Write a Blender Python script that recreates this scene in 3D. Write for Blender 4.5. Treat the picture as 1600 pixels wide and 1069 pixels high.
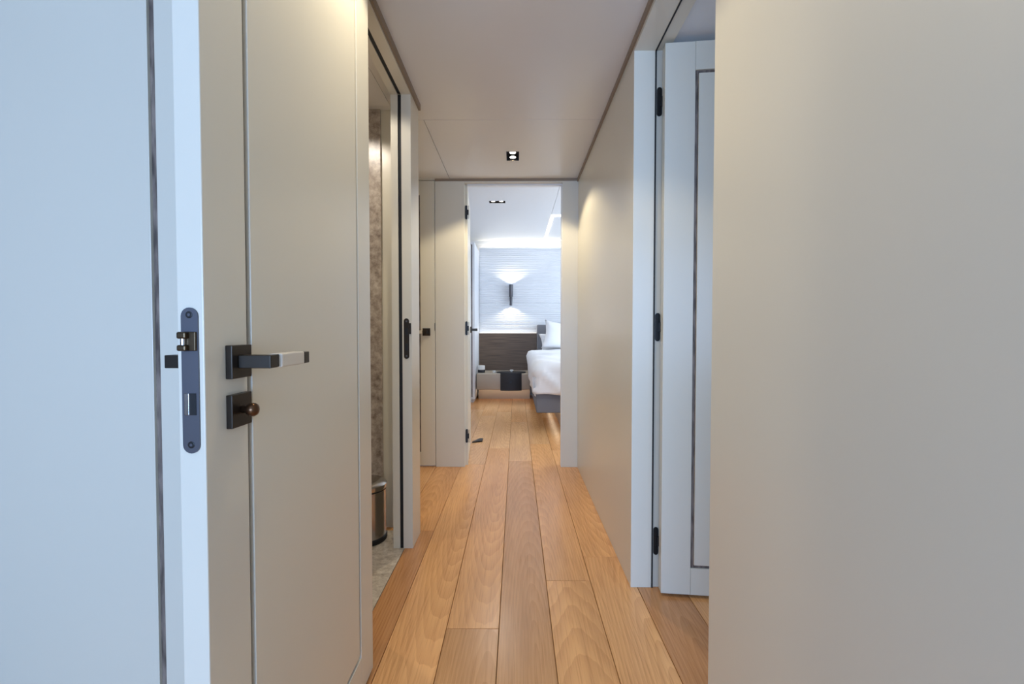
import bpy, bmesh, math, random
from mathutils import Vector, Matrix, noise
random.seed(7)
R = math.radians
for o in list(bpy.data.objects):
    bpy.data.objects.remove(o)
scene = bpy.context.scene
C = scene.collection

# ------------------------------------------------------------------ camera
cd = bpy.data.cameras.new('camera'); cam = bpy.data.objects.new('camera', cd); C.objects.link(cam)
cd.sensor_width = 36.0; cd.sensor_fit = 'HORIZONTAL'; cd.lens = 16.0; cd.clip_start = 0.02
cam.location = (0, 0, 0.98); cam.rotation_euler = (R(90 - 1.47), 0, R(0.56))
scene.camera = cam

# ------------------------------------------------------------------ world, daylight, exposure
w = bpy.data.worlds.new('world'); scene.world = w; w.use_nodes = True
w.node_tree.nodes['Background'].inputs[0].default_value = (0.62, 0.80, 1.0, 1)
w.node_tree.nodes['Background'].inputs[1].default_value = 1.0
vs = scene.view_settings
vs.view_transform = 'Standard'; vs.look = 'None'; vs.gamma = 1.0; vs.use_curve_mapping = False
vs.exposure = 0.0

DAY = (0.365, 0.585, 1.0)
def area(name, loc, rot, sx, sy, power, col):
    l = bpy.data.lights.new(name, 'AREA'); l.shape = 'RECTANGLE'; l.size = sx; l.size_y = sy
    l.energy = power; l.color = col
    o = bpy.data.objects.new(name, l); C.objects.link(o); o.location = loc; o.rotation_euler = rot
    return o
# daylight standing in the three window openings (lobby behind the camera, cabin on the right, bedroom)
area('daylight_lobby', (-0.42, -2.18, 1.02), (R(90), 0, 0), 1.66, 1.1, 96, DAY)
area('daylight_cabin', (1.35, -0.68, 1.20), (R(90), 0, 0), 1.2, 1.0, 17, DAY)
area('daylight_bedroom', (2.58, 5.0, 1.35), (R(90), 0, R(90)), 1.9, 1.1, 62, (0.76, 0.87, 1.0))

# ------------------------------------------------------------------ materials
MATS = {}
def nm(name):
    m = bpy.data.materials.new(name); m.use_nodes = True
    nt = m.node_tree; b = nt.nodes['Principled BSDF']
    MATS[name] = m
    return m, nt, b, nt.nodes.new, nt.links.new
def setin(b, **k):
    for a, v in k.items():
        b.inputs[a.replace('_', ' ')].default_value = v
def srgb(r, g, b):
    f = lambda c: (c/255/12.92) if c/255 <= 0.04045 else ((c/255+0.055)/1.055)**2.4
    return (f(r), f(g), f(b), 1)
def coords(N, L, scale=(1, 1, 1), kind='Object', loc_from_random=False):
    t = N('ShaderNodeTexCoord'); m = N('ShaderNodeMapping'); m.inputs['Scale'].default_value = scale
    L(t.outputs[kind], m.inputs['Vector'])
    if loc_from_random:
        oi = N('ShaderNodeObjectInfo'); mu = N('ShaderNodeMath'); mu.operation = 'MULTIPLY'; mu.inputs[1].default_value = 37.0
        L(oi.outputs['Random'], mu.inputs[0]); cx = N('ShaderNodeCombineXYZ')
        L(mu.outputs[0], cx.inputs[0]); L(mu.outputs[0], cx.inputs[2]); L(cx.outputs[0], m.inputs['Location'])
    return m.outputs[0]
def mixc(N, L, fac, a, b, mode='MIX'):
    m = N('ShaderNodeMix'); m.data_type = 'RGBA'; m.blend_type = mode
    for s, v in ((0, fac), (6, a), (7, b)):
        if hasattr(v, 'default_value') or hasattr(v, 'is_output'):
            L(v, m.inputs[s])
        else:
            m.inputs[s].default_value = v
    return m.outputs[2]
def bump(N, L, b, h, strength, dist=0.001):
    n = N('ShaderNodeBump'); n.inputs['Strength'].default_value = strength; n.inputs['Distance'].default_value = dist
    L(h, n.inputs['Height']); L(n.outputs[0], b.inputs['Normal'])
def plain(name, col, rough=0.5, metal=0.0, spec=0.5, nscale=0, nstr=0.1, var=0.0):
    m, nt, b, N, L = nm(name)
    setin(b, Base_Color=col, Roughness=rough, Metallic=metal, Specular_IOR_Level=spec)
    if nscale:
        v = coords(N, L); t = N('ShaderNodeTexNoise'); t.inputs['Scale'].default_value = nscale; t.inputs['Detail'].default_value = 4
        L(v, t.inputs['Vector']); bump(N, L, b, t.outputs[0], nstr)
        if var:
            d = tuple(c*(1-var) for c in col[:3])+(1,)
            L(mixc(N, L, t.outputs[0], d, col), b.inputs['Base Color'])
    return m
def glow(name, col, strength):
    m, nt, b, N, L = nm(name)
    setin(b, Base_Color=(0.8, 0.8, 0.8, 1), Emission_Color=col, Emission_Strength=strength)
    return m
plain('lacquer', srgb(217, 211, 195), 0.28, nscale=240, nstr=0.04)
plain('ceiling_lacquer', srgb(226, 223, 218), 0.28, nscale=260, nstr=0.02)
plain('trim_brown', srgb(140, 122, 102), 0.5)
plain('tan_strip', srgb(176, 146, 112), 0.4)
plain('white_paint', srgb(226, 228, 230), 0.55)
plain('bronze', srgb(62, 56, 50), 0.36, metal=0.85, nscale=300, nstr=0.05)
plain('bronze_light', srgb(120, 104, 84), 0.34, metal=0.9)
plain('latch_bronze', srgb(86, 72, 54), 0.36, metal=0.9)
plain('gunmetal', srgb(92, 92, 98), 0.42, metal=0.6, nscale=500, nstr=0.04)
plain('knob_bronze', srgb(96, 70, 50), 0.3, metal=0.9)
plain('brass', srgb(150, 116, 74), 0.28, metal=1.0)
plain('black_metal', srgb(18, 18, 19), 0.42)
plain('rubber', srgb(12, 14, 18), 0.6)
plain('leather', srgb(214, 204, 188), 0.6, nscale=400, nstr=0.2)
plain('steel', srgb(176, 172, 168), 0.22, metal=1.0)
plain('dark_gap', srgb(26, 24, 22), 0.8)
plain('linen', srgb(236, 238, 242), 0.85, nscale=180, nstr=0.15)
plain('grey_fabric', srgb(128, 130, 138), 0.9, nscale=500, nstr=0.4, var=0.25)
plain('nightstand_lacquer', srgb(186, 174, 158), 0.4)
plain('black_leather', srgb(40, 42, 48), 0.5, nscale=300, nstr=0.2)
plain('white_plastic', srgb(232, 232, 230), 0.4)
plain('wall_white', srgb(222, 226, 232), 0.5)
glow('led', (1.0, 0.95, 0.86, 1), 4.0)
glow('led_soft', (1.0, 0.90, 0.76, 1), 1.6)
glow('led_floor', (1.0, 0.80, 0.56, 1), 5.0)
glow('led_cove', (1.0, 0.90, 0.74, 1), 14.0)
glow('lamp_disc', (1.0, 0.94, 0.84, 1), 7.0)

# inlay strip of the doors: grey brown textured
m, nt, b, N, L = nm('inlay')
v = coords(N, L, (90, 90, 14)); t = N('ShaderNodeTexNoise'); t.inputs['Scale'].default_value = 1.0; t.inputs['Detail'].default_value = 3; L(v, t.inputs['Vector'])
r = N('ShaderNodeValToRGB'); r.color_ramp.elements[0].color = srgb(78, 68, 62); r.color_ramp.elements[1].color = srgb(138, 124, 114)
r.color_ramp.elements[0].position = 0.35; r.color_ramp.elements[1].position = 0.65
L(t.outputs[0], r.inputs[0]); L(r.outputs[0], b.inputs['Base Color']); setin(b, Roughness=0.6); bump(N, L, b, t.outputs[0], 0.3)

# oak planks: colour of each plank from the object, grain along Y
m, nt, b, N, L = nm('oak')
oi = N('ShaderNodeObjectInfo')
vA = coords(N, L, (26, 1.3, 1), loc_from_random=True)
nA = N('ShaderNodeTexNoise'); nA.inputs['Scale'].default_value = 1.0; nA.inputs['Detail'].default_value = 6; nA.inputs['Roughness'].default_value = 0.62; L(vA, nA.inputs['Vector'])
tcB = N('ShaderNodeTexCoord'); mpB = N('ShaderNodeMapping'); mpB.inputs['Scale'].default_value = (1, 0.09, 0); L(tcB.outputs['Object'], mpB.inputs['Vector'])
rB = N('ShaderNodeMath'); rB.operation = 'MULTIPLY_ADD'; rB.inputs[1].default_value = 0.22; rB.inputs[2].default_value = -0.11; L(oi.outputs['Random'], rB.inputs[0])
rB2 = N('ShaderNodeMath'); rB2.operation = 'MULTIPLY'; rB2.inputs[1].default_value = 11.3; L(oi.outputs['Random'], rB2.inputs[0])
rB3 = N('ShaderNodeMath'); rB3.operation = 'FRACT'; L(rB2.outputs[0], rB3.inputs[0])
rB4 = N('ShaderNodeMath'); rB4.operation = 'MULTIPLY_ADD'; rB4.inputs[1].default_value = 0.16; rB4.inputs[2].default_value = -0.08; L(rB3.outputs[0], rB4.inputs[0])
cxB = N('ShaderNodeCombineXYZ'); L(rB4.outputs[0], cxB.inputs[0]); L(rB.outputs[0], cxB.inputs[1]); L(cxB.outputs[0], mpB.inputs['Location'])
vB = mpB.outputs[0]
wv = N('ShaderNodeTexWave'); wv.wave_type = 'RINGS'; wv.rings_direction = 'Z'; wv.wave_profile = 'SAW'; wv.inputs['Scale'].default_value = 30
wv.inputs['Distortion'].default_value = 3.2; wv.inputs['Detail'].default_value = 2.5; wv.inputs['Detail Scale'].default_value = 0.7; L(vB, wv.inputs['Vector'])
vC = coords(N, L, (220, 7, 1), loc_from_random=True)
nC = N('ShaderNodeTexNoise'); nC.inputs['Scale'].default_value = 1.0; nC.inputs['Detail'].default_value = 3; L(vC, nC.inputs['Vector'])
vD = coords(N, L, (3, 1.1, 1), loc_from_random=True)
nD = N('ShaderNodeTexNoise'); nD.inputs['Scale'].default_value = 1.0; nD.inputs['Detail'].default_value = 2; L(vD, nD.inputs['Vector'])
def ramp(N, L, src, p0, p1, c0, c1):
    r = N('ShaderNodeValToRGB'); r.color_ramp.elements[0].position = p0; r.color_ramp.elements[1].position = p1
    r.color_ramp.elements[0].color = c0; r.color_ramp.elements[1].color = c1; L(src, r.inputs[0]); return r.outputs[0]
g1 = ramp(N, L, nA.outputs[0], 0.3, 0.62, (0.66, 0.60, 0.54, 1), (1, 1, 1, 1))
g2 = ramp(N, L, wv.outputs[1], 0.0, 0.9, (1, 1, 1, 1), (0.70, 0.60, 0.50, 1))
g3 = ramp(N, L, nC.outputs[0], 0.34, 0.5, (0.80, 0.74, 0.68, 1), (1, 1, 1, 1))
g4 = ramp(N, L, nD.outputs[0], 0.3, 0.7, (0.88, 0.85, 0.82, 1), (1.06, 1.05, 1.03, 1))
c = mixc(N, L, 0.40, oi.outputs['Color'], g1, 'MULTIPLY'); c = mixc(N, L, 0.40, c, g2, 'MULTIPLY')
c = mixc(N, L, 0.75, c, g3, 'MULTIPLY'); c = mixc(N, L, 1.0, c, g4, 'MULTIPLY')
L(c, b.inputs['Base Color']); setin(b, Roughness=0.25)
bump(N, L, b, nC.outputs[0], 0.10, 0.0006)

# stone of the bathroom wall and floor
def stone(name, c0, c1, c2, sc):
    m, nt, b, N, L = nm(name)
    v = coords(N, L)
    t = N('ShaderNodeTexNoise'); t.inputs['Scale'].default_value = sc; t.inputs['Detail'].default_value = 9; t.inputs['Roughness'].default_value = 0.72; L(v, t.inputs['Vector'])
    r = N('ShaderNodeValToRGB'); e = r.color_ramp.elements; e[0].position = 0.33; e[0].color = c0; e[1].position = 0.68; e[1].color = c2
    k = e.new(0.5); k.color = c1
    L(t.outputs[0], r.inputs[0]); L(r.outputs[0], b.inputs['Base Color']); setin(b, Roughness=0.3)
stone('stone_wall', srgb(120, 106, 96), srgb(172, 158, 145), srgb(208, 198, 186), 24)
stone('stone_floor', srgb(150, 136, 122), srgb(190, 178, 162), srgb(218, 208, 194), 30)

# dark zebra veneer, grain along X
m, nt, b, N, L = nm('dark_veneer')
v = coords(N, L, (3.0, 1, 150)); t = N('ShaderNodeTexNoise'); t.inputs['Scale'].default_value = 1.0; t.inputs['Detail'].default_value = 5; L(v, t.inputs['Vector'])
L(ramp(N, L, t.outputs[0], 0.3, 0.72, srgb(68, 54, 42), srgb(118, 98, 80)), b.inputs['Base Color']); setin(b, Roughness=0.45)

# ------------------------------------------------------------------ mesh helpers
ORG = {}
def tag(o, label=None, cat=None, group=None, kind=None):
    if label: o['label'] = label
    if cat: o['category'] = cat
    if group: o['group'] = group
    if kind: o['kind'] = kind
    return o
def obj(name, bm, mat, parent=None, origin=None, smooth=False):
    if origin is None:
        xs = [v.co.x for v in bm.verts]; ys = [v.co.y for v in bm.verts]; zs = [v.co.z for v in bm.verts]
        origin = Vector(((min(xs)+max(xs))/2, (min(ys)+max(ys))/2, min(zs)))
    origin = Vector(origin)
    bmesh.ops.translate(bm, verts=bm.verts, vec=-origin)
    bmesh.ops.recalc_face_normals(bm, faces=bm.faces)
    me = bpy.data.meshes.new(name); bm.to_mesh(me); bm.free()
    if smooth:
        for p in me.polygons: p.use_smooth = True
        if smooth == 'auto' and hasattr(me, 'set_sharp_from_angle'):
            me.set_sharp_from_angle(angle=R(35))
    me.materials.append(MATS[mat])
    o = bpy.data.objects.new(name, me); C.objects.link(o)
    o.location = origin
    ORG[o] = origin
    if parent is not None:
        o.parent = parent; o.location = origin - ORG[parent]
    return o
def empty(name, loc):
    o = bpy.data.objects.new(name, None); C.objects.link(o); o.location = loc; ORG[o] = Vector(loc); o.empty_display_size = 0.05
    return o
def bx(bm, x0, x1, y0, y1, z0, z1, bev=0, seg=2):
    vs = [bm.verts.new(p) for p in ((x0,y0,z0),(x1,y0,z0),(x1,y1,z0),(x0,y1,z0),(x0,y0,z1),(x1,y0,z1),(x1,y1,z1),(x0,y1,z1))]
    fs = [bm.faces.new([vs[i] for i in f]) for f in ((0,3,2,1),(4,5,6,7),(0,1,5,4),(1,2,6,5),(2,3,7,6),(3,0,4,7))]
    if bev:
        es = list({e for f in fs for e in f.edges})
        bmesh.ops.bevel(bm, geom=es, offset=bev, segments=seg, affect='EDGES', profile=0.5)
    return bm
def box(name, x0, x1, y0, y1, z0, z1, mat, parent=None, bev=0, seg=2, origin=None, smooth=False):
    return obj(name, bx(bmesh.new(), x0, x1, y0, y1, z0, z1, bev, seg), mat, parent, origin, smooth)
def boxes(name, lst, mat, parent=None, bev=0, origin=None):
    bm = bmesh.new()
    for l in lst: bx(bm, *l, bev=bev)
    return obj(name, bm, mat, parent, origin)
def prism(bm, pts, axis, a, b):
    """extrude 2-D outline pts along axis ('x','y','z') from a to b"""
    def P(p, t):
        return {'x': (t, p[0], p[1]), 'y': (p[0], t, p[1]), 'z': (p[0], p[1], t)}[axis]
    A = [bm.verts.new(P(p, a)) for p in pts]; B = [bm.verts.new(P(p, b)) for p in pts]
    n = len(pts)
    bm.faces.new(A); bm.faces.new(B[::-1])
    for i in range(n): bm.faces.new((A[i], B[i], B[(i+1) % n], A[(i+1) % n]))
    return bm
def pill(cx, cz, w, h, n=8):
    r = w/2; pts = []
    for i in range(n+1):
        a = math.pi*i/n; pts.append((cx+r*math.cos(a), cz+h/2-r+r*math.sin(a)))
    for i in range(n+1):
        a = math.pi+math.pi*i/n; pts.append((cx+r*math.cos(a), cz-h/2+r+r*math.sin(a)))
    return pts
def circ(cx, cy, r, n=20):
    return [(cx+r*math.cos(2*math.pi*i/n), cy+r*math.sin(2*math.pi*i/n)) for i in range(n)]
def lathe(bm, prof, cx, cy, n=28, axis='z'):
    rings = []
    for (r, z) in prof:
        ring = []
        for i in range(n):
            a = 2*math.pi*i/n; u, v2 = r*math.cos(a), r*math.sin(a)
            ring.append(bm.verts.new((cx+u, cy+v2, z) if axis == 'z' else ((cx+u, z, cy+v2) if axis == 'y' else (z, cx+u, cy+v2))))
        rings.append(ring)
    for a, b2 in zip(rings, rings[1:]):
        for i in range(n): bm.faces.new((a[i], a[(i+1) % n], b2[(i+1) % n], b2[i]))
    bm.faces.new(rings[0]); bm.faces.new(rings[-1][::-1])
    return bm
def struct(o, label, cat):
    return tag(o, label, cat, kind='structure')

# ------------------------------------------------------------------ key planes (metres; camera stands at x=0, y=0)
ZC = 2.05          # corridor ceiling
ZH = 2.014         # head of the side doorways
XR = 0.4355        # right corridor wall
XL = -0.465        # left corridor wall
YE = 3.24          # end bulkhead
# ------------------------------------------------------------------ floor and its planks
fl = struct(box('floor', -1.9, 2.62, -2.3, 7.0, -0.06, -0.016, 'dark_gap'), 'oiled oak plank floor running down the corridor into the bedroom', 'floor')
def plank(x0, x1, y0, y1, col):
    g = 0.0009; x0 += g; x1 -= g; y0 += g; y1 -= g; e = 0.0012
    bm = bmesh.new()
    lo = [bm.verts.new(p) for p in ((x0,y0,-0.016),(x1,y0,-0.016),(x1,y1,-0.016),(x0,y1,-0.016))]
    mi = [bm.verts.new(p) for p in ((x0,y0,-e),(x1,y0,-e),(x1,y1,-e),(x0,y1,-e))]
    hi = [bm.verts.new(p) for p in ((x0+e,y0+e,0),(x1-e,y0+e,0),(x1-e,y1-e,0),(x0+e,y1-e,0))]
    bm.faces.new(lo[::-1]); bm.faces.new(hi)
    for a, b2 in ((lo, mi), (mi, hi)):
        for i in range(4): bm.faces.new((a[i], a[(i+1) % 4], b2[(i+1) % 4], b2[i]))
    o = obj('plank', bm, 'oak', fl)
    o.color = srgb(*col)
GOLD = (237, 180, 120); PALE = (238, 188, 134); DARK = (212, 160, 106); MID = (231, 172, 112); WALN = (206, 150, 98)
X0 = -0.057; PW = 0.173
edges = lambda k: (X0 + PW*k, X0 + PW*(k+1))
rows = {  # k : list of joints and colours
    -8: [(-2.3, 0.6, MID)], -7: [(-2.3, 0.6, GOLD)], -6: [(-2.3, 0.92, PALE)], -5: [(-2.3, 0.92, GOLD)], -4: [(-2.3, 0.92, MID)],
    -3: [(-2.3, 0.2, GOLD), (0.2, 2.20, WALN)],
    -2: [(-2.3, 0.4, MID), (0.4, 3.30, GOLD), (3.30, 5.2, PALE), (5.2, 6.95, GOLD)],
    -1: [(-2.3, 1.47, DARK), (1.47, 3.75, GOLD), (3.75, 5.45, PALE), (5.45, 6.95, MID)],
    0: [(-2.3, 0.3, GOLD), (0.3, 3.40, DARK), (3.40, 4.85, PALE), (4.85, 6.95, GOLD)],
    1: [(-2.3, 1.76, GOLD), (1.76, 3.9, GOLD), (3.9, 5.6, PALE), (5.6, 6.95, MID)],
    2: [(-2.3, 1.95, GOLD), (1.95, 3.7, GOLD), (3.7, 5.1, MID), (5.1, 6.95, PALE)],
    3: [(-2.3, 0.2, GOLD), (0.2, 3.1, WALN), (3.3, 5.4, GOLD), (5.4, 6.95, PALE)],
    4: [(-2.3, 1.2, MID), (1.2, 3.1, GOLD), (3.3, 4.7, PALE), (4.7, 6.95, MID)],
}
for k, segs in rows.items():
    a, b2 = edges(k)
    for (y0, y1, col) in segs:
        if k == -3 and y1 == 2.20:                        # stops against the bathroom stone floor
            plank(a, b2, 0.2, 0.92, col); plank(-0.503, b2, 0.9201, 2.2, col); continue
        if k == -2 and y0 == 0.4: pass
        plank(a, b2, y0, y1, col)
for k in (-7, -6, -5, -4, -3):                             # alcove left of the end door and bedroom behind it
    a, b2 = edges(k)
    plank(a, b2, 2.2005, 3.30, GOLD if k != -3 else MID)
    plank(a, b2, 3.30, 5.0 + 0.1*((k*7) % 9), (PALE, GOLD, MID)[k % 3]); plank(a, b2, 5.0 + 0.1*((k*7) % 9), 6.95, (MID, PALE, GOLD)[k % 3])
for k in range(5, 15):
    a, b2 = edges(k)
    plank(a, b2, -0.7, 1.0 + 0.12*((k*5) % 8), (GOLD, MID, PALE)[k % 3]); plank(a, b2, 1.0 + 0.12*((k*5) % 8), 3.1, (PALE, GOLD, MID)[k % 3])
    plank(a, b2, 3.3, 6.95, (MID, PALE, GOLD)[k % 3])
struct(box('floor_bathroom', -2.0, -0.504, 1.36, 2.22, -0.016, -0.001, 'stone_floor'), 'pale mottled stone floor inside the bathroom doorway', 'floor')

# ------------------------------------------------------------------ ceiling: backing, panels, holes for the downlights
def slab_holes(name, x0, x1, y0, y1, z0, z1, holes, mat, parent):
    xs = sorted({x0, x1, *[h[0] for h in holes], *[h[1] for h in holes]})
    ys = sorted({y0, y1, *[h[2] for h in holes], *[h[3] for h in holes]})
    bm = bmesh.new()
    vert = {}
    def V(x, y, z):
        if (x, y, z) not in vert: vert[(x, y, z)] = bm.verts.new((x, y, z))
        return vert[(x, y, z)]
    solid = {}
    for i in range(len(xs)-1):
        for j in range(len(ys)-1):
            mx, my = (xs[i]+xs[i+1])/2, (ys[j]+ys[j+1])/2
            solid[(i, j)] = not any(h[0] < mx < h[1] and h[2] < my < h[3] for h in holes)
    for (i, j), s in solid.items():
        if not s: continue
        a, b2, c2, d2 = xs[i], xs[i+1], ys[j], ys[j+1]
        for z in (z0, z1): bm.faces.new((V(a,c2,z), V(b2,c2,z), V(b2,d2,z), V(a,d2,z)))
        for (di, dj, p, q) in ((-1,0,(a,c2),(a,d2)), (1,0,(b2,c2),(b2,d2)), (0,-1,(a,c2),(b2,c2)), (0,1,(a,d2),(b2,d2))):
            if not solid.get((i+di, j+dj), False):
                bm.faces.new((V(*p,z0), V(*q,z0), V(*q,z1), V(*p,z1)))
    return obj(name, bm, mat, parent)
D1 = (-0.062, 0.016, 2.752, 2.898)       # twin downlight in the corridor: x0, x1, y0, y1
D2 = (-0.229, -0.151, 0.960, 1.106)
D4 = (-0.875, -0.805, 1.72, 1.79)        # bathroom, single
D5 = (-0.290, -0.118, 4.82, 4.90)        # bedroom twin
ce = struct(box('ceiling', -2.0, XR+0.078, -2.2, 3.24, 2.13, 2.16, 'dark_gap'), 'satin greige ceiling of the corridor made of wide panels', 'ceiling')
cg = 0.0015
slab_holes('ceiling_panel', -1.6, -0.602, -2.2, 0.92, ZC, 2.066, [], 'ceiling_lacquer', ce)
slab_holes('ceiling_panel', -0.60, XR, -2.2, 2.34-cg, ZC, 2.066, [D2], 'ceiling_lacquer', ce)
slab_holes('ceiling_panel', -0.472+cg, XR, 2.34+cg, YE, ZC, 2.066, [D1], 'ceiling_lacquer', ce)
slab_holes('ceiling_panel', -1.3, -0.472-cg, 2.34+cg, YE, ZC, 2.066, [], 'ceiling_lacquer', ce)
slab_holes('ceiling_panel', -2.0, -0.602, 1.36, 2.32, ZC, 2.066, [D4], 'ceiling_lacquer', ce)
cb = struct(slab_holes('ceiling_bedroom', -1.3, 0.408, 3.30, 6.95, 2.34, 2.36, [D5], 'white_paint', None), 'white bedroom ceiling seen through the far doorway', 'ceiling')
slab_holes('ceiling_panel', 0.411, 2.62, 3.30, 6.95, 2.34, 2.36, [], 'white_paint', cb)
box('ceiling_panel', -1.3, 2.62, 3.30, 6.95, 2.44, 2.46, 'white_paint', cb)
struct(box('ceiling_cabin', XR+0.078, 2.62, -0.7, 3.1, 2.032, 2.07, 'white_paint'), 'pale ceiling of the cabin through the right doorway', 'ceiling')

# ------------------------------------------------------------------ walls
LQ = 'lacquer'
struct(box('wall_right_far', XR, XR+0.078, 1.715, YE, 0, ZC, LQ, bev=0.0015), 'satin beige wall panel on the right between cabin doorway and end bulkhead', 'wall')
struct(box('wall_right_near', XR, XR+0.078, -2.2, 1.02, 0, ZC, LQ, bev=0.0015), 'smooth satin wall filling the right foreground', 'wall')
struct(box('wall_right_header', XR, XR+0.078, 1.02, 1.715, ZH, ZC, LQ), 'low header above the cabin doorway on the right', 'wall')
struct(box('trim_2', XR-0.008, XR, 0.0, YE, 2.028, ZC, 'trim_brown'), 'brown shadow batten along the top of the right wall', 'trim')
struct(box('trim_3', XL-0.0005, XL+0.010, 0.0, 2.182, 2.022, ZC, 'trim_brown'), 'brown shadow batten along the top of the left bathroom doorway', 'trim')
# pier at the far side of the bathroom doorway
pier = struct(boxes('wall_left_pier', [(-0.507, XL, 2.017, 2.175, 0, ZC), (-0.553, -0.522, 2.017, 2.175, 0, ZC), (-0.522, -0.507, 2.032, 2.175, 0, ZC)], LQ), 'narrow pier with strike plate at the far side of the bathroom doorway', 'wall')
box('rubber_seal', -0.5215, -0.5075, 2.021, 2.032, 0, ZH, 'rubber', pier)
# header of the bathroom doorway and near post
hd = struct(boxes('wall_left_header', [(-0.507, XL, 1.44, 2.017, ZH, ZC), (-0.553, -0.522, 1.44, 2.017, ZH, ZC), (-0.522, -0.507, 1.44, 2.017, ZH+0.012, ZC)], LQ), 'low header over the bathroom doorway on the left', 'wall')
box('rubber_seal', -0.5215, -0.5075, 1.44, 2.017, ZH+0.003, ZH+0.012, 'rubber', hd)
post = struct(box('trim_4', -0.60, XL, 1.3605, 1.44, 0, ZC, LQ, bev=0.001), 'pale post between the open beige door and the bathroom doorway', 'trim')
struct(box('wall_left', -0.60, XL, 0.92, 1.36, 0, ZC, LQ, bev=0.001), 'beige wall behind the open bathroom door', 'wall')
# left wall plane facing the camera, around the closed door in the foreground
struct(boxes('wall_left_front', [(-0.627, -0.601, 0.92, 0.965, 0, ZC), (-1.6, -1.353, 0.92, 0.965, 0, ZC), (-1.353, -0.627, 0.92, 0.965, 2.03, ZC)], LQ), 'wall around the closed door in the left foreground', 'wall')
# end bulkhead with the bedroom doorway
EX0, EX1, EZ = -0.3737, 0.3235, 2.024
struct(boxes('wall_end', [(-0.577, EX0, YE, 3.30, 0, 2.44), (EX1, XR+0.078, YE, 3.30, 0, 2.44), (EX0, EX1, YE, 3.30, EZ, 2.44), (-1.3, -0.577, YE, 3.30, 2.042, 2.44)], LQ, bev=0.0008), 'beige end bulkhead around the open bedroom doorway', 'wall')
struct(box('trim_5', -0.577, XR-0.008, YE-0.006, YE, 2.034, ZC, 'trim_brown'), 'brown shadow line above the bedroom doorway', 'trim')
jm = struct(boxes('trim_6', [(EX0, EX0+0.004, 3.2405, 3.30, 0, EZ), (EX0+0.004, EX0+0.022, 3.288, 3.30, 0, EZ-0.002)], LQ), 'rebated left jamb of the bedroom doorway with black hinges', 'trim')
struct(boxes('trim_7', [(EX0+0.022, EX1-0.0005, 3.270, 3.30, EZ-0.012, EZ-0.0005), (EX1-0.004, EX1, 3.2405, 3.30, 0, EZ-0.013)], 'white_paint'), 'thin white lining of the bedroom doorway at head and right side', 'trim')
# alcove, bathroom, lobby, cabin, bedroom shells
struct(box('wall_alcove', -1.36, -1.3, 2.175, YE, 0, ZC, LQ), 'beige side wall of the alcove before the end bulkhead', 'wall')
bw = struct(box('wall_bathroom', -2.0, -0.60, 2.235, 2.31, 0, ZC, LQ), 'back wall of the bathroom, beige beside the stone cladding', 'wall')
box('stone_slab', -2.0, -0.66, 2.222, 2.235, 0, ZC, 'stone_wall', bw)
struct(box('wall_bathroom_side', -2.06, -2.0, 1.36, 2.31, 0, ZC, 'stone_wall'), 'stone wall at the far side of the bathroom', 'wall')
struct(box('wall_bathroom_front', -2.0, -0.60, 1.30, 1.36, 0, ZC, LQ), 'wall of the bathroom on the lobby side', 'wall')
struct(box('wall_lobby', -1.66, -1.6, -2.2, 0.965, 0, ZC, 'dark_veneer'), 'lobby wall to the left behind the camera', 'wall')  # unseen wall; its dark finish is added to reduce bounce light
struct(boxes('wall_back', [(-1.66, -1.27, -2.28, -2.2, 0, ZC), (0.43, XR+0.078, -2.28, -2.2, 0, ZC), (-1.27, 0.43, -2.28, -2.2, 0, 0.44), (-1.27, 0.43, -2.28, -2.2, 1.60, ZC)], 'dark_veneer'), 'lobby wall with a window behind the camera', 'wall')  # also unseen, veneered dark so less light bounces into the corridor
struct(box('wall_cabin_right', 2.62, 2.70, -0.7, 3.1, 0, 2.07, 'white_paint'), 'hull wall of the right cabin', 'wall')
struct(boxes('wall_cabin_front', [(XR+0.078, 0.73, -0.76, -0.7, 0, 2.07), (1.97, 2.62, -0.76, -0.7, 0, 2.07), (0.73, 1.97, -0.76, -0.7, 0, 0.68), (0.73, 1.97, -0.76, -0.7, 1.72, 2.07)], LQ), 'near wall of the right cabin with a window', 'wall')
struct(box('wall_cabin_back', XR+0.078, 2.62, 3.1, 3.16, 0, 2.07, LQ), 'far wall of the right cabin', 'wall')
struct(boxes('wall_bedroom_right', [(2.62, 2.70, 3.2, 4.0, 0, 2.44), (2.62, 2.70, 6.0, 7.0, 0, 2.44), (2.62, 2.70, 4.0, 6.0, 0, 0.78), (2.62, 2.70, 4.0, 6.0, 1.92, 2.44)], 'wall_white'), 'hull wall of the bedroom with a window', 'wall')
struct(box('wall_bedroom_front', XR+0.078, 2.62, YE, 3.30, 0, 2.44, 'wall_white'), 'bedroom wall beside the doorway on the cabin side', 'wall')
struct(box('wall_bedroom_left', -1.36, -1.3, YE, 7.0, 0, 2.44, 'wall_white'), 'left wall of the bedroom', 'wall')
struct(box('wall_bedroom_back', -1.3, 2.62, 6.95, 7.02, 0, 2.44, 'white_paint'), 'white wall of the light cove behind the bed', 'wall')
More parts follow.
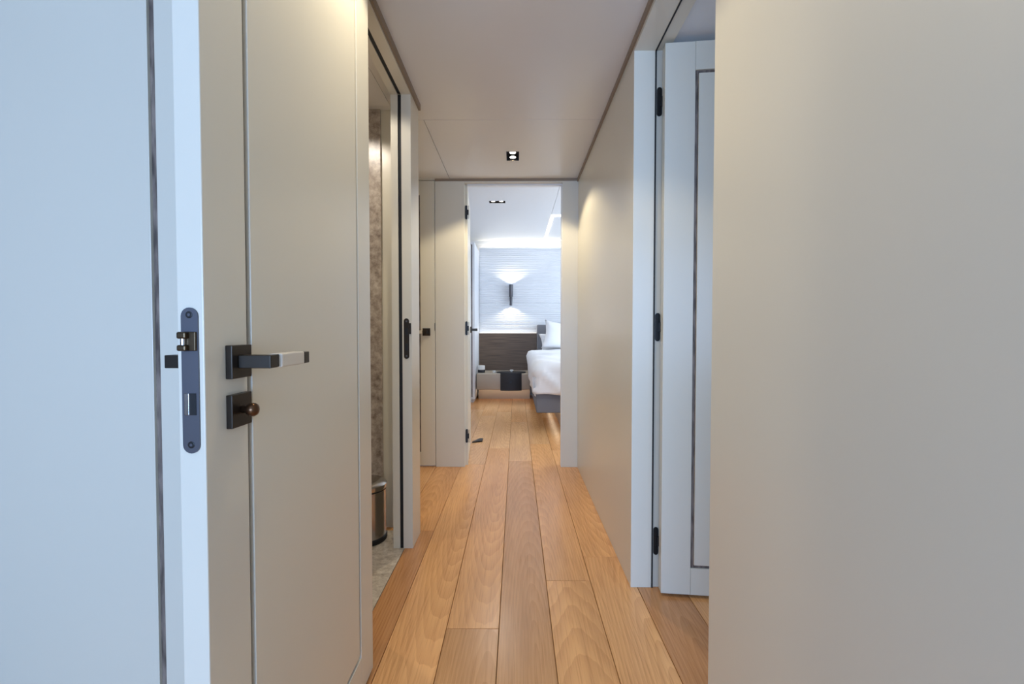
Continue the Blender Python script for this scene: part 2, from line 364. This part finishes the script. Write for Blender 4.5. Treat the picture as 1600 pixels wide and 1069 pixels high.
# ribbed white wall covering behind lamp and bed
bm = bmesh.new(); random.seed(3)
prof = []; z = 0.0; k = 0
while z < 2.18:
    h = random.uniform(0.016, 0.040); dpt = random.uniform(0.002, 0.006)
    for q in range(4):
        prof.append((6.862 - dpt*math.sin(math.pi*q/4), z + h*q/4))
    z += h
prof.append((6.862, 2.19)); prof += [(6.90, 2.19), (6.90, 0.0)]
prism(bm, prof, 'x', -0.56, 2.62)
rib = struct(obj('wall_bedroom_ribbed', bm, 'wall_white'), 'white wall covering with fine horizontal ribs behind the wall lamp', 'wall')
box('cove_lip', -0.56, 2.62, 6.838, 6.90, 2.19, 2.216, 'wall_white', rib)
box('led_strip', -0.54, 2.60, 6.905, 6.925, 2.17, 2.185, 'led_cove', rib)

# ------------------------------------------------------------------ doors
def frame_parts(root, w, t, z0, z1, stile=0.105, topr=0.10, botr=0.098, gap=0.012):
    """leaf in local frame x 0..w, y 0..t : stiles, rails, panel and recessed inlay strips"""
    e = 0.0015; s = stile
    a, b2 = z0 + botr, z1 - topr
    box('stile', 0, s, 0, t, z0, z1, LQ, root, bev=e); box('stile', w-s, w, 0, t, z0, z1, LQ, root, bev=e)
    j = 0.0004
    box('rail', s+j, w-s-j, 0, t, b2, z1, LQ, root, bev=0.0006, seg=1); box('rail', s+j, w-s-j, 0, t, z0, a, LQ, root, bev=0.0006, seg=1)
    box('panel', s+gap, w-s-gap, 0, t, a+gap, b2-gap, LQ, root, bev=0.001)
    r = 0.007
    for (p, q) in ((s, s+gap), (w-s-gap, w-s)):
        box('inlay_strip', p, q, r, t-r, a, b2, 'inlay', root)
    for (p, q) in ((a, a+gap), (b2-gap, b2)):
        box('inlay_strip', s+gap, w-s-gap, r, t-r, p, q, 'inlay', root)
def handle(root, cx, cz, yf, sy, dx, proj=0.062, length=0.125, hgt=0.021, ros=0.0265):
    """lever handle: yf = face plane, sy = outward direction (+1/-1) in local y, dx = direction of the lever in local x"""
    y = lambda d: yf + sy*d
    s = sorted
    def B(name, xa, xb, ya, yb, za, zb, mat, par, bev=0.001):
        x0, x1 = s((xa, xb)); y0, y1 = s((ya, yb)); return box(name, x0, x1, y0, y1, za, zb, mat, par, bev=bev)
    nk = 0.0105
    bm = bmesh.new()
    y0, y1 = s((y(0.010), y(proj)))
    bx(bm, cx-nk, cx+nk, y0, y1, cz-hgt/2, cz+hgt/2, 0.001)                                    # neck
    x0, x1 = s((cx+dx*(nk-0.002), cx+dx*length)); y0, y1 = s((y(proj-0.012), y(proj-0.004)))
    bx(bm, x0, x1, y0, y1, cz-hgt/2, cz+hgt/2, 0.001)                                          # lever core
    x0, x1 = s((cx+dx*(length-0.018), cx+dx*length)); y0, y1 = s((y(proj-0.020), y(proj)))
    bx(bm, x0, x1, y0, y1, cz-hgt/2, cz+hgt/2, 0.001)                                          # tip
    h = obj('handle', bm, 'bronze', root)
    B('rosette', cx-ros, cx+ros, y(0), y(0.0098), cz-ros, cz+ros, 'bronze', h)
    B('grip', cx+dx*(nk+0.010), cx+dx*(length-0.019), y(proj-0.019), y(proj+0.0008), cz-hgt/2-0.0008, cz+hgt/2+0.0008, 'leather', h, 0.002)
    return h
def hinge(root, cx, cz, yf, sy, h=0.106, w=0.021, kn=1):
    """black pill hinge plate in plane y=yf with a knuckle toward local +x*kn"""
    y0, y1 = sorted((yf, yf+sy*0.004))
    bm = prism(bmesh.new(), pill(cx, cz, w, h), 'y', y0, y1)
    y0, y1 = sorted((yf, yf+sy*0.011))
    xa, xb = sorted((cx+kn*w*0.15, cx+kn*w*0.85))
    bx(bm, xa, xb, y0, y1, cz-0.018, cz+0.018, 0.002)
    o = obj('hinge', bm, 'black_metal', root)
    xa, xb = sorted((cx+kn*w*0.86, cx+kn*w*1.02))
    box('hinge_leaf', xa, xb, y0, y1, cz-h*0.46, cz+h*0.46, 'black_metal', o)
    return o
def door(name, loc, ang, label):
    d = empty(name, (0, 0, 0)); struct(d, label, 'door')
    d.location = loc; d.rotation_euler = (0, 0, R(ang)); return d

# door 1: bathroom door swung open flat along the corridor, free edge towards the camera
d1 = door('door_1', (-0.4475, 1.281, 0), -90, 'open beige door on the left with lock plate on its edge and lever handle')
W1 = 0.685; T1 = 0.0355
frame_parts(d1, W1, T1, 0.010, 2.010, stile=0.096)
hx = W1 - 0.067
handle(d1, hx, 0.9345, T1, 1, -1, proj=0.057, length=0.113, hgt=0.019, ros=0.024)
handle(d1, hx, 0.9345, 0, -1, -1, proj=0.062, length=0.113, hgt=0.019, ros=0.024)
KZ = 0.8635
kb = box('thumb_turn', hx-0.024, hx+0.024, T1, T1+0.009, KZ-0.024, KZ+0.024, 'bronze', d1, bev=0.001)
obj('knob', lathe(bmesh.new(), [(0.0055, T1+0.009), (0.005, T1+0.015), (0.0075, T1+0.017), (0.0095, T1+0.021), (0.0100, T1+0.026), (0.0080, T1+0.030), (0.0035, T1+0.032)], hx, KZ, 20, 'y'), 'knob_bronze', kb, smooth=True)
# lock plate on the free edge (local +x face, x = W1)
lp_c = 0.9135; yc = T1/2
lp = obj('lock_plate', prism(bmesh.new(), pill(yc, lp_c, 0.0225, 0.193, 10), 'x', W1-0.0005, W1+0.002), 'gunmetal', d1)
bm = bmesh.new()
bx(bm, W1+0.0015, W1+0.006, yc-0.009, yc+0.010, 0.953, 0.978, 0.001)
bx(bm, W1+0.0015, W1+0.013, yc-0.010, yc+0.002, 0.969, 0.978, 0.002); bx(bm, W1+0.0015, W1+0.013, yc-0.010, yc+0.002, 0.953, 0.961, 0.002)
obj('latch', bm, 'latch_bronze', lp)
obj('latch_roller', lathe(bmesh.new(), [(0.0036, 0.961), (0.0036, 0.969)], W1+0.007, yc-0.0045, 12), 'steel', lp)
boxes('deadbolt', [(W1+0.0015, W1+0.0040, yc-0.0075, yc-0.001, 0.868, 0.897)], 'steel', lp, bev=0.0006)
box('bolt_slot', W1+0.0015, W1+0.0028, yc-0.001, yc+0.0075, 0.868, 0.897, 'black_metal', lp)
for zz in (lp_c+0.087, lp_c-0.085):
    s = obj('screw', lathe(bmesh.new(), [(0.0046, W1+0.0019), (0.0046, W1+0.0024), (0.0038, W1+0.0028)], yc, zz, 14, 'x'), 'black_metal', lp)
    obj('screw_socket', lathe(bmesh.new(), [(0.0020, W1+0.0027), (0.0020, W1+0.0030)], yc, zz, 6, 'x'), 'gunmetal', lp)

# door 2: white-lit cabin door on the right, standing open at a right angle
d2 = door('door_2', (0.5315, 1.657, 0), -5.5, 'open grey-white cabin door on the right with black hinges')
frame_parts(d2, 0.66, 0.040, 0.012, 2.006)
handle(d2, 0.60, 0.96, 0.0, -1, -1)
jr = struct(boxes('trim_8', [(0.5138, 0.5190, 1.7155, 1.777, 0, ZH), (0.5190, 0.60, 1.721, 1.777, 0, ZH+0.016)], LQ), 'rebated beige jamb strip beside the open cabin door carrying its hinges', 'trim')
box('rubber_seal', 0.5139, 0.5185, 1.7125, 1.7155, 0, ZH, 'rubber', jr)
jh = struct(boxes('trim_9', [(0.5190, 0.565, 1.02, 1.729, ZH+0.004, 2.032)], LQ), 'head lining of the cabin doorway on the right', 'trim')
box('rubber_seal', 0.5139, 0.5185, 1.02, 1.7125, ZH-0.002, ZH+0.004, 'rubber', jh)
for zz in (1.829, 0.992, 0.178):
    hinge(jr, 0.5310, zz, 1.721, -1, w=0.0185)

# door 3: bedroom door swung into the bedroom, seen edge-on
d3 = door('door_3', (-0.3525, 3.312, 0), 94.2, 'white bedroom door swung open inside the far doorway, seen almost edge on')
frame_parts(d3, 0.66, 0.040, 0.010, 2.016)
handle(d3, 0.600, 0.985, 0.0, -1, -1)
for zz in (1.826, 0.995, 0.213):
    hinge(jm, EX0+0.0135, zz, 3.288, -1, h=0.10, w=0.017)
# door 4: closed door in the alcove
d4 = door('door_4', (-1.276, 3.2405, 0), 0, 'closed beige door beside the bedroom doorway with a small square lever handle')
frame_parts(d4, 0.6955, 0.040, 0.008, 2.038, stile=0.104)
handle(d4, 0.6355, 0.968, 0.0, -1, -1, proj=0.055, length=0.11)
box('latch_plate', 0.6925, 0.6957, -0.0012, 0.0, 0.978, 1.032, 'bronze', d4)
# door 5: closed door facing the camera in the left foreground
d5 = door('door_5', (-1.351, 0.9225, 0), 0, 'closed blue-white door panel with inlaid groove filling the left foreground')
frame_parts(d5, 0.722, 0.040, 0.010, 2.026, stile=0.100, gap=0.014)
# strike plate on the pier
sp = obj('strike_plate', prism(bmesh.new(), pill(-0.4880, 0.943, 0.0235, 0.180, 10), 'y', 2.0145, 2.0168), 'bronze', pier)
boxes('keeper_hole', [(-0.4940, -0.4820, 2.0135, 2.0145, 0.958, 0.990), (-0.4940, -0.4820, 2.0135, 2.0145, 0.888, 0.920)], 'black_metal', sp)
for zz in (1.020, 0.866):
    obj('screw', lathe(bmesh.new(), [(0.0042, 2.0147), (0.0042, 2.0141), (0.0034, 2.0137)], -0.488, zz, 12, 'y'), 'gunmetal', sp)
box('strike_lip', -0.4762, -0.4668, 2.010, 2.0145, 0.963, 1.012, 'bronze', sp, bev=0.001)

# ------------------------------------------------------------------ lights with their fittings
def spot(name, loc, energy, size, blend, col, rot=(0, 0, 0), rad=0.02):
    l = bpy.data.lights.new(name, 'SPOT'); l.energy = energy; l.spot_size = R(size); l.spot_blend = blend; l.color = col; l.shadow_soft_size = rad
    o = bpy.data.objects.new(name, l); C.objects.link(o); o.location = loc; o.rotation_euler = rot; return o
WARM = (1.0, 0.882, 0.66)
def downlight(D, zc, label, energy, axis, n=2, size=128, col=WARM):
    x0, x1, y0, y1 = D
    cx, cy = (x0+x1)/2, (y0+y1)/2
    root = empty('ceiling_downlight', (cx, cy, zc)); tag(root, label, 'ceiling light', 'recessed square-rimmed downlights')
    t = 0.003; zt = zc+0.030
    boxes('housing', [(x0+0.0005, x0+t, y0+0.0005, y1-0.0005, zc-0.001, zt), (x1-t, x1-0.0005, y0+0.0005, y1-0.0005, zc-0.001, zt), (x0+t, x1-t, y0+0.0005, y0+t, zc-0.001, zt), (x0+t, x1-t, y1-t, y1-0.0005, zc-0.001, zt), (x0+t, x1-t, y0+t, y1-t, zt-0.003, zt)], 'bronze', root)
    for i in range(n):
        f = (i+0.5)/n
        lx, ly = (cx, y0+(y1-y0)*f) if axis == 'y' else (x0+(x1-x0)*f, cy)
        rr = 0.0205
        lamp = obj('lamp', lathe(bmesh.new(), [(0.010, zt-0.004), (rr, zc+0.008), (rr+0.003, zc+0.007), (rr+0.003, zc+0.010), (0.013, zt-0.003)], lx, ly, 24), 'bronze', root, smooth=True)
        obj('bulb', lathe(bmesh.new(), [(rr-0.002, zc+0.0062), (rr-0.002, zc+0.0078)], lx, ly, 24), 'lamp_disc', lamp)
        s = spot('downlight_beam', (lx, ly, zc+0.004), energy, size, 0.22, col)
        s.parent = root; s.location = Vector(s.location) - ORG[root]
    return root
downlight(D1, ZC, 'twin recessed downlight in the corridor ceiling before the bedroom doorway', 21, 'y', col=(1.0, 0.86, 0.61))
downlight(D2, ZC, 'twin recessed downlight in the ceiling above the open beige door', 13, 'y')
downlight(D4, ZC, 'single recessed downlight in the bathroom ceiling', 19, 'y', n=1, size=150, col=(1, 0.91, 0.79))
downlight(D5, 2.34, 'twin recessed downlight in the white bedroom ceiling', 10, 'x', col=(1, 0.93, 0.82))
# lit strips in the bedroom ceiling
tag(box('ceiling_led_strip', 0.41, 0.445, 5.46, 6.83, 2.333, 2.3398, 'led'), 'lit strip in the bedroom ceiling running towards the back wall', 'light strip', 'lit strips of the bedroom ceiling')
tag(box('ceiling_led_strip', 0.41, 2.2, 5.40, 5.459, 2.333, 2.3398, 'led'), 'lit strip in the bedroom ceiling running across above the bed', 'light strip', 'lit strips of the bedroom ceiling')
# wall lamp
wl = empty('wall_lamp', (-0.082, 6.85, 1.50)); tag(wl, 'slim cylindrical up-and-down wall lamp on the ribbed white wall', 'wall lamp')
LX, LY = -0.082, 6.800
obj('upper_shade', lathe(bmesh.new(), [(0.029, 1.482), (0.031, 1.486), (0.031, 1.662), (0.028, 1.662), (0.028, 1.60), (0.001, 1.60)], LX, LY, 24), 'gunmetal', wl, smooth='auto')
obj('lower_shade', lathe(bmesh.new(), [(0.001, 1.40), (0.017, 1.40), (0.017, 1.348), (0.020, 1.348), (0.020, 1.440), (0.014, 1.446), (0.014, 1.481)], LX, LY, 24), 'gunmetal', wl, smooth='auto')
boxes('wall_bracket', [(LX-0.012, LX+0.012, LY+0.012, 6.854, 1.452, 1.470), (LX-0.02, LX+0.02, 6.846, 6.857, 1.42, 1.50)], 'bronze', wl, bev=0.001)
s = spot('wall_lamp_up', (LX, LY, 1.668), 5, 136, 0.35, (1, 0.93, 0.8), (R(180), 0, 0), 0.012)
s = spot('wall_lamp_down', (LX, LY, 1.342), 5, 136, 0.35, (1, 0.93, 0.8), (0, 0, 0), 0.012)

# ------------------------------------------------------------------ bedroom things
wp = tag(box('wood_wall_panel', -0.558, 0.303, 6.80, 6.852, 0.385, 0.938, 'dark_veneer', bev=0.001), 'dark brown veneer wall panel between wardrobe and bed', 'wall panel')
box('led_strip', -0.555, 0.300, 6.812, 6.848, 0.938, 0.943, 'led_soft', wp)
# nightstand
ns = empty('nightstand', (-0.185, 6.5, 0)); tag(ns, 'low floating greige bedside console under the dark wall panel', 'nightstand')
box('drawer_body', -0.552, 0.193, 6.25, 6.795, 0.160, 0.383, 'nightstand_lacquer', ns, bev=0.012, seg=3, smooth='auto')
box('plinth', -0.545, 0.193, 6.50, 6.795, 0.0, 0.159, 'nightstand_lacquer', ns)
box('led_strip', -0.54, 0.19, 6.42, 6.435, 0.150, 0.1595, 'led_floor', ns)
# black leather organiser hanging over the console's front edge
og = empty('bedside_organiser', (-0.07, 6.25, 0.384)); tag(og, 'black leather tray with a front flap hanging over the bedside console', 'organiser')
bm = bmesh.new(); pts = [(-0.075+0.205*math.cos(2*math.pi*i/36), 6.385+0.125*math.sin(2*math.pi*i/36)) for i in range(36)]
prism(bm, pts, 'z', 0.3835, 0.398); obj('tray', bm, 'black_leather', og)
bm = bmesh.new(); nx = 14; gl = []
for iz, zz in enumerate((0.150, 0.156, 0.20, 0.26, 0.32, 0.385, 0.400)):
    row = []
    for i in range(nx+1):
        u = -1+2*i/nx
        row.append((-0.075+0.146*u, 6.245-0.026*(1-u*u)-(0.004 if 0 < iz < 6 else 0), zz))
    gl.append(row)
F = [[bm.verts.new(p) for p in r_] for r_ in gl]; Bk = [[bm.verts.new((p[0], 6.2485, p[2])) for p in r_] for r_ in gl]
for i in range(len(F)-1):
    for j in range(nx):
        bm.faces.new((F[i][j], F[i][j+1], F[i+1][j+1], F[i+1][j])); bm.faces.new((Bk[i][j], Bk[i+1][j], Bk[i+1][j+1], Bk[i][j+1]))
for j in range(nx):
    bm.faces.new((F[0][j], Bk[0][j], Bk[0][j+1], F[0][j+1])); bm.faces.new((F[-1][j], F[-1][j+1], Bk[-1][j+1], Bk[-1][j]))
for i in range(len(F)-1):
    bm.faces.new((F[i][0], F[i+1][0], Bk[i+1][0], Bk[i][0])); bm.faces.new((F[i][-1], Bk[i][-1], Bk[i+1][-1], F[i+1][-1]))
fp = obj('flap', bm, 'black_leather', og)
box('button', -0.095, -0.055, 6.206, 6.2165, 0.255, 0.295, 'black_metal', fp, bev=0.003)
# small things on the console
sb = empty('storage_jar', (-0.50, 6.42, 0.383)); tag(sb, 'small pale jar with a dark base at the left end of the bedside console', 'jar')
obj('jar_base', lathe(bmesh.new(), [(0.048, 0.3832), (0.050, 0.386), (0.050, 0.425)], -0.495, 6.42, 24), 'black_leather', sb, smooth='auto')
obj('jar_body', lathe(bmesh.new(), [(0.050, 0.4252), (0.050, 0.478), (0.046, 0.484)], -0.495, 6.42, 24), 'white_plastic', sb, smooth='auto')
tag(obj('candle', lathe(bmesh.new(), [(0.024, 0.3832), (0.026, 0.387), (0.026, 0.408), (0.023, 0.412)], -0.312, 6.40, 20), 'white_plastic', smooth='auto'), 'tiny white tealight on the bedside console left of the black tray', 'candle')
tag(obj('pull_knob', lathe(bmesh.new(), [(0.014, 0.3982), (0.014, 0.410), (0.026, 0.414), (0.026, 0.424), (0.022, 0.428)], -0.068, 6.36, 20), 'white_plastic', smooth='auto'), 'small white round knob standing on the black tray', 'knob')
# wardrobe
wd = empty('wardrobe', (-0.9, 6.45, 0)); tag(wd, 'tall pale wardrobe end left of the bedside console', 'wardrobe')
boxes('body', [(-1.29, -0.562, 6.14, 6.84, 0.05, 2.16)], 'wall_white', wd, bev=0.001)
box('plinth', -1.29, -0.58, 6.16, 6.84, 0, 0.05, 'wall_white', wd)
dr = boxes('side_panel', [(-0.592, -0.562, 6.115, 6.14, 0.05, 2.16), (-1.29, -0.608, 6.115, 6.14, 0.09, 2.12), (-1.29, -0.592, 6.115, 6.14, 2.132, 2.16), (-1.29, -0.592, 6.115, 6.14, 0.05, 0.078)], 'wall_white', wd)
boxes('inlay_strip', [(-0.6075, -0.5925, 6.128, 6.14, 0.078, 2.132)], 'inlay', dr)
# bed
bed = empty('bed', (1.1, 5.6, 0)); tag(bed, 'bed on a floating grey upholstered base with grey headboard', 'bed')
BX0, BX1, BY0, BY1 = 0.197, 1.95, 4.485, 6.745
box('base', BX0, BX1, BY0, BY1, 0.16, 0.376, 'grey_fabric', bed, bev=0.015, seg=3, smooth='auto')
box('plinth', 0.45, 1.7, 4.56, 6.70, 0, 0.16, 'nightstand_lacquer', bed)
box('headboard', 0.306, 2.05, 6.746, 6.852, 0.16, 1.062, 'grey_fabric', bed, bev=0.015, seg=3, smooth='auto')
box('mattress', BX0+0.04, BX1-0.04, BY0+0.05, BY1-0.02, 0.377, 0.60, 'linen', bed, bev=0.04, seg=3, smooth='auto')
box('led_strip', 0.425, 0.437, 4.60, 6.2, 0.150, 0.1595, 'led_floor', bed)
# duvet: draped closed sheet
bm = bmesh.new()
nx, ny = 60, 90
xa, xb, ya, yb = BX0-0.024, BX1+0.03, BY0-0.03, 6.38
grid_t = []
def drape(u, v):
    """u,v run over the unrolled sheet; returns the draped point"""
    H = 0.245; rad = 0.07; ztop = 0.655
    Wd, Ln = xb-xa, yb-ya
    su = u*(Wd+2*H) - H          # distance across measured from the left top edge
    sv = v*(Ln+H) - H
    def fold(s, lo, hi):
        # returns position and drop for one axis
        if s < 0: return lo, -s
        if s > hi-lo: return hi, s-(hi-lo)
        return lo+s, 0.0
    px, dx = fold(su, xa, xb); py, dy = fold(sv, ya, 1e9)
    d = math.sqrt(dx*dx+dy*dy) if dx and dy else max(dx, dy)
    d = min(d, 0.247)
    # round the shoulder
    def sh(p, lo, hi):
        e = min(p-lo, hi-p); return max(0, rad-e)
    ex = sh(px, xa, xb); ey = max(0, rad-(py-ya))
    r2 = min(rad, math.hypot(ex, ey)); z = ztop - (rad-math.sqrt(max(0, rad*rad-r2*r2)))*0.8 - d
    nz = noise.noise(Vector((px*3.1, py*2.3, 1.7)))*0.022 + noise.noise(Vector((px*9, py*6, 4.2)))*0.009
    ou = noise.noise(Vector((px*2+dx, py*5.5, z*3+9)))*0.042 + noise.noise(Vector((px*5, py*11, z*6)))*0.008
    z += nz*(1 if d == 0 else 0.5)
    far = max(0, (py-5.6)/0.8)
    z += 0.035*min(1, far)
    if dx: px += (-1 if su < 0 else 1)*(0.45*ou*min(1, dx/0.1) - 0.012*dx/H + 0.02*min(1, far)*max(0, 1-dx/0.12))
    elif su < 0.12: px -= 0.02*min(1, far)
    if dy: py += -(ou*min(1, dy/0.1)) - 0.015*dy/H
    # one long diagonal fold over the near corner
    if dy and su >= 0:
        q = (px-xa-0.03)*0.62 - dy*0.72
        py -= 0.030*math.exp(-(q/0.028)**2)
        py -= 0.016*math.exp(-((q-0.16)/0.03)**2)
    if dx and su < 0 and not dy:
        q = (py-4.62)*0.45 - dx
        px -= 0.012*math.exp(-(q/0.03)**2)
        q = (py-5.35)*0.5 - dx
        px -= 0.010*math.exp(-(q/0.035)**2)
    if not dx and not dy:
        z += 0.012*math.sin((px*1.3+py*0.9)*9+2*noise.noise(Vector((px*2, py*2, 0))))*0.6
    return Vector((px, py, z))
V = [[bm.verts.new(drape(i/nx, j/ny)) for i in range(nx+1)] for j in range(ny+1)]
for j in range(ny):
    for i in range(nx): bm.faces.new((V[j][i], V[j][i+1], V[j+1][i+1], V[j+1][i]))
dv = tag(obj('duvet', bm, 'linen', smooth=True), 'rumpled white duvet draped over the foot and side of the bed', 'duvet')
sm = dv.modifiers.new('thick', 'SOLIDIFY'); sm.thickness = 0.02; sm.offset = 1
# pillows
def pillow(name, loc, rot, w, h, t, label):
    bm = bmesh.new(); n = 22; G = {}
    for s in (1, -1):
        for i in range(n+1):
            for j in range(n+1):
                u, v2 = -1+2*i/n, -1+2*j/n
                if s == -1 and (i in (0, n) or j in (0, n)): G[(s, i, j)] = G[(1, i, j)]; continue
                e = (1-u**4)*(1-v2**4)
                pin = 1-0.13*(1-abs(u)**2)*abs(v2)**3 
                pin2 = 1-0.12*(1-abs(v2)**2)*abs(u)**3
                th = t*0.5*e**0.55 + 0.004*noise.noise(Vector((u*3, v2*3, s*5)))*e
                G[(s, i, j)] = bm.verts.new((u*w/2*pin2, s*th, v2*h/2*pin))
    for s in (1, -1):
        for i in range(n):
            for j in range(n):
                bm.faces.new((G[(s,i,j)], G[(s,i+1,j)], G[(s,i+1,j+1)], G[(s,i,j+1)]))
    o = obj(name, bm, 'linen', origin=(0, 0, 0), smooth=True); o.location = loc; o.rotation_euler = rot
    return tag(o, label, 'pillow', 'white pillows on the bed')
pillow('pillow', (0.705, 6.49, 0.885), (R(-14), R(8), 0), 0.66, 0.42, 0.15, 'white pillow propped in front, corner pointing up at the headboard')
pillow('pillow', (0.69, 6.625, 0.785), (R(-6), R(-3), 0), 0.72, 0.33, 0.09, 'white pillow behind the other one against the grey headboard')
# door stop on the bedroom floor
bm = bmesh.new(); prism(bm, [(-0.385, 3.93), (-0.30, 3.97), (-0.30, 4.06), (-0.33, 4.06)], 'z', 0.0003, 0.012)
ds = tag(obj('door_stop', bm, 'black_metal'), 'black wedge-shaped door stop on the floor beside the bedroom door', 'door stop')
# pedal bin
pb = empty('pedal_bin', (-0.713, 2.115, 0)); tag(pb, 'small brushed steel pedal bin on the bathroom floor', 'bin')
bxx, byy, br = -0.713, 2.113, 0.098
obj('bin_base', lathe(bmesh.new(), [(br+0.002, 0.0), (br+0.004, 0.004), (br+0.004, 0.020), (br, 0.024)], bxx, byy, 40), 'rubber', pb, smooth='auto')
obj('bin_body', lathe(bmesh.new(), [(br, 0.0242), (br, 0.236)], bxx, byy, 40), 'steel', pb, smooth='auto')
obj('bin_rim', lathe(bmesh.new(), [(br-0.002, 0.2362), (br-0.002, 0.242)], bxx, byy, 40), 'rubber', pb, smooth='auto')
obj('bin_lid', lathe(bmesh.new(), [(br+0.002, 0.2422), (br+0.004, 0.246), (br+0.003, 0.262), (br-0.012, 0.274), (br-0.05, 0.281), (0.01, 0.284)], bxx, byy, 40), 'steel', pb, smooth='auto')
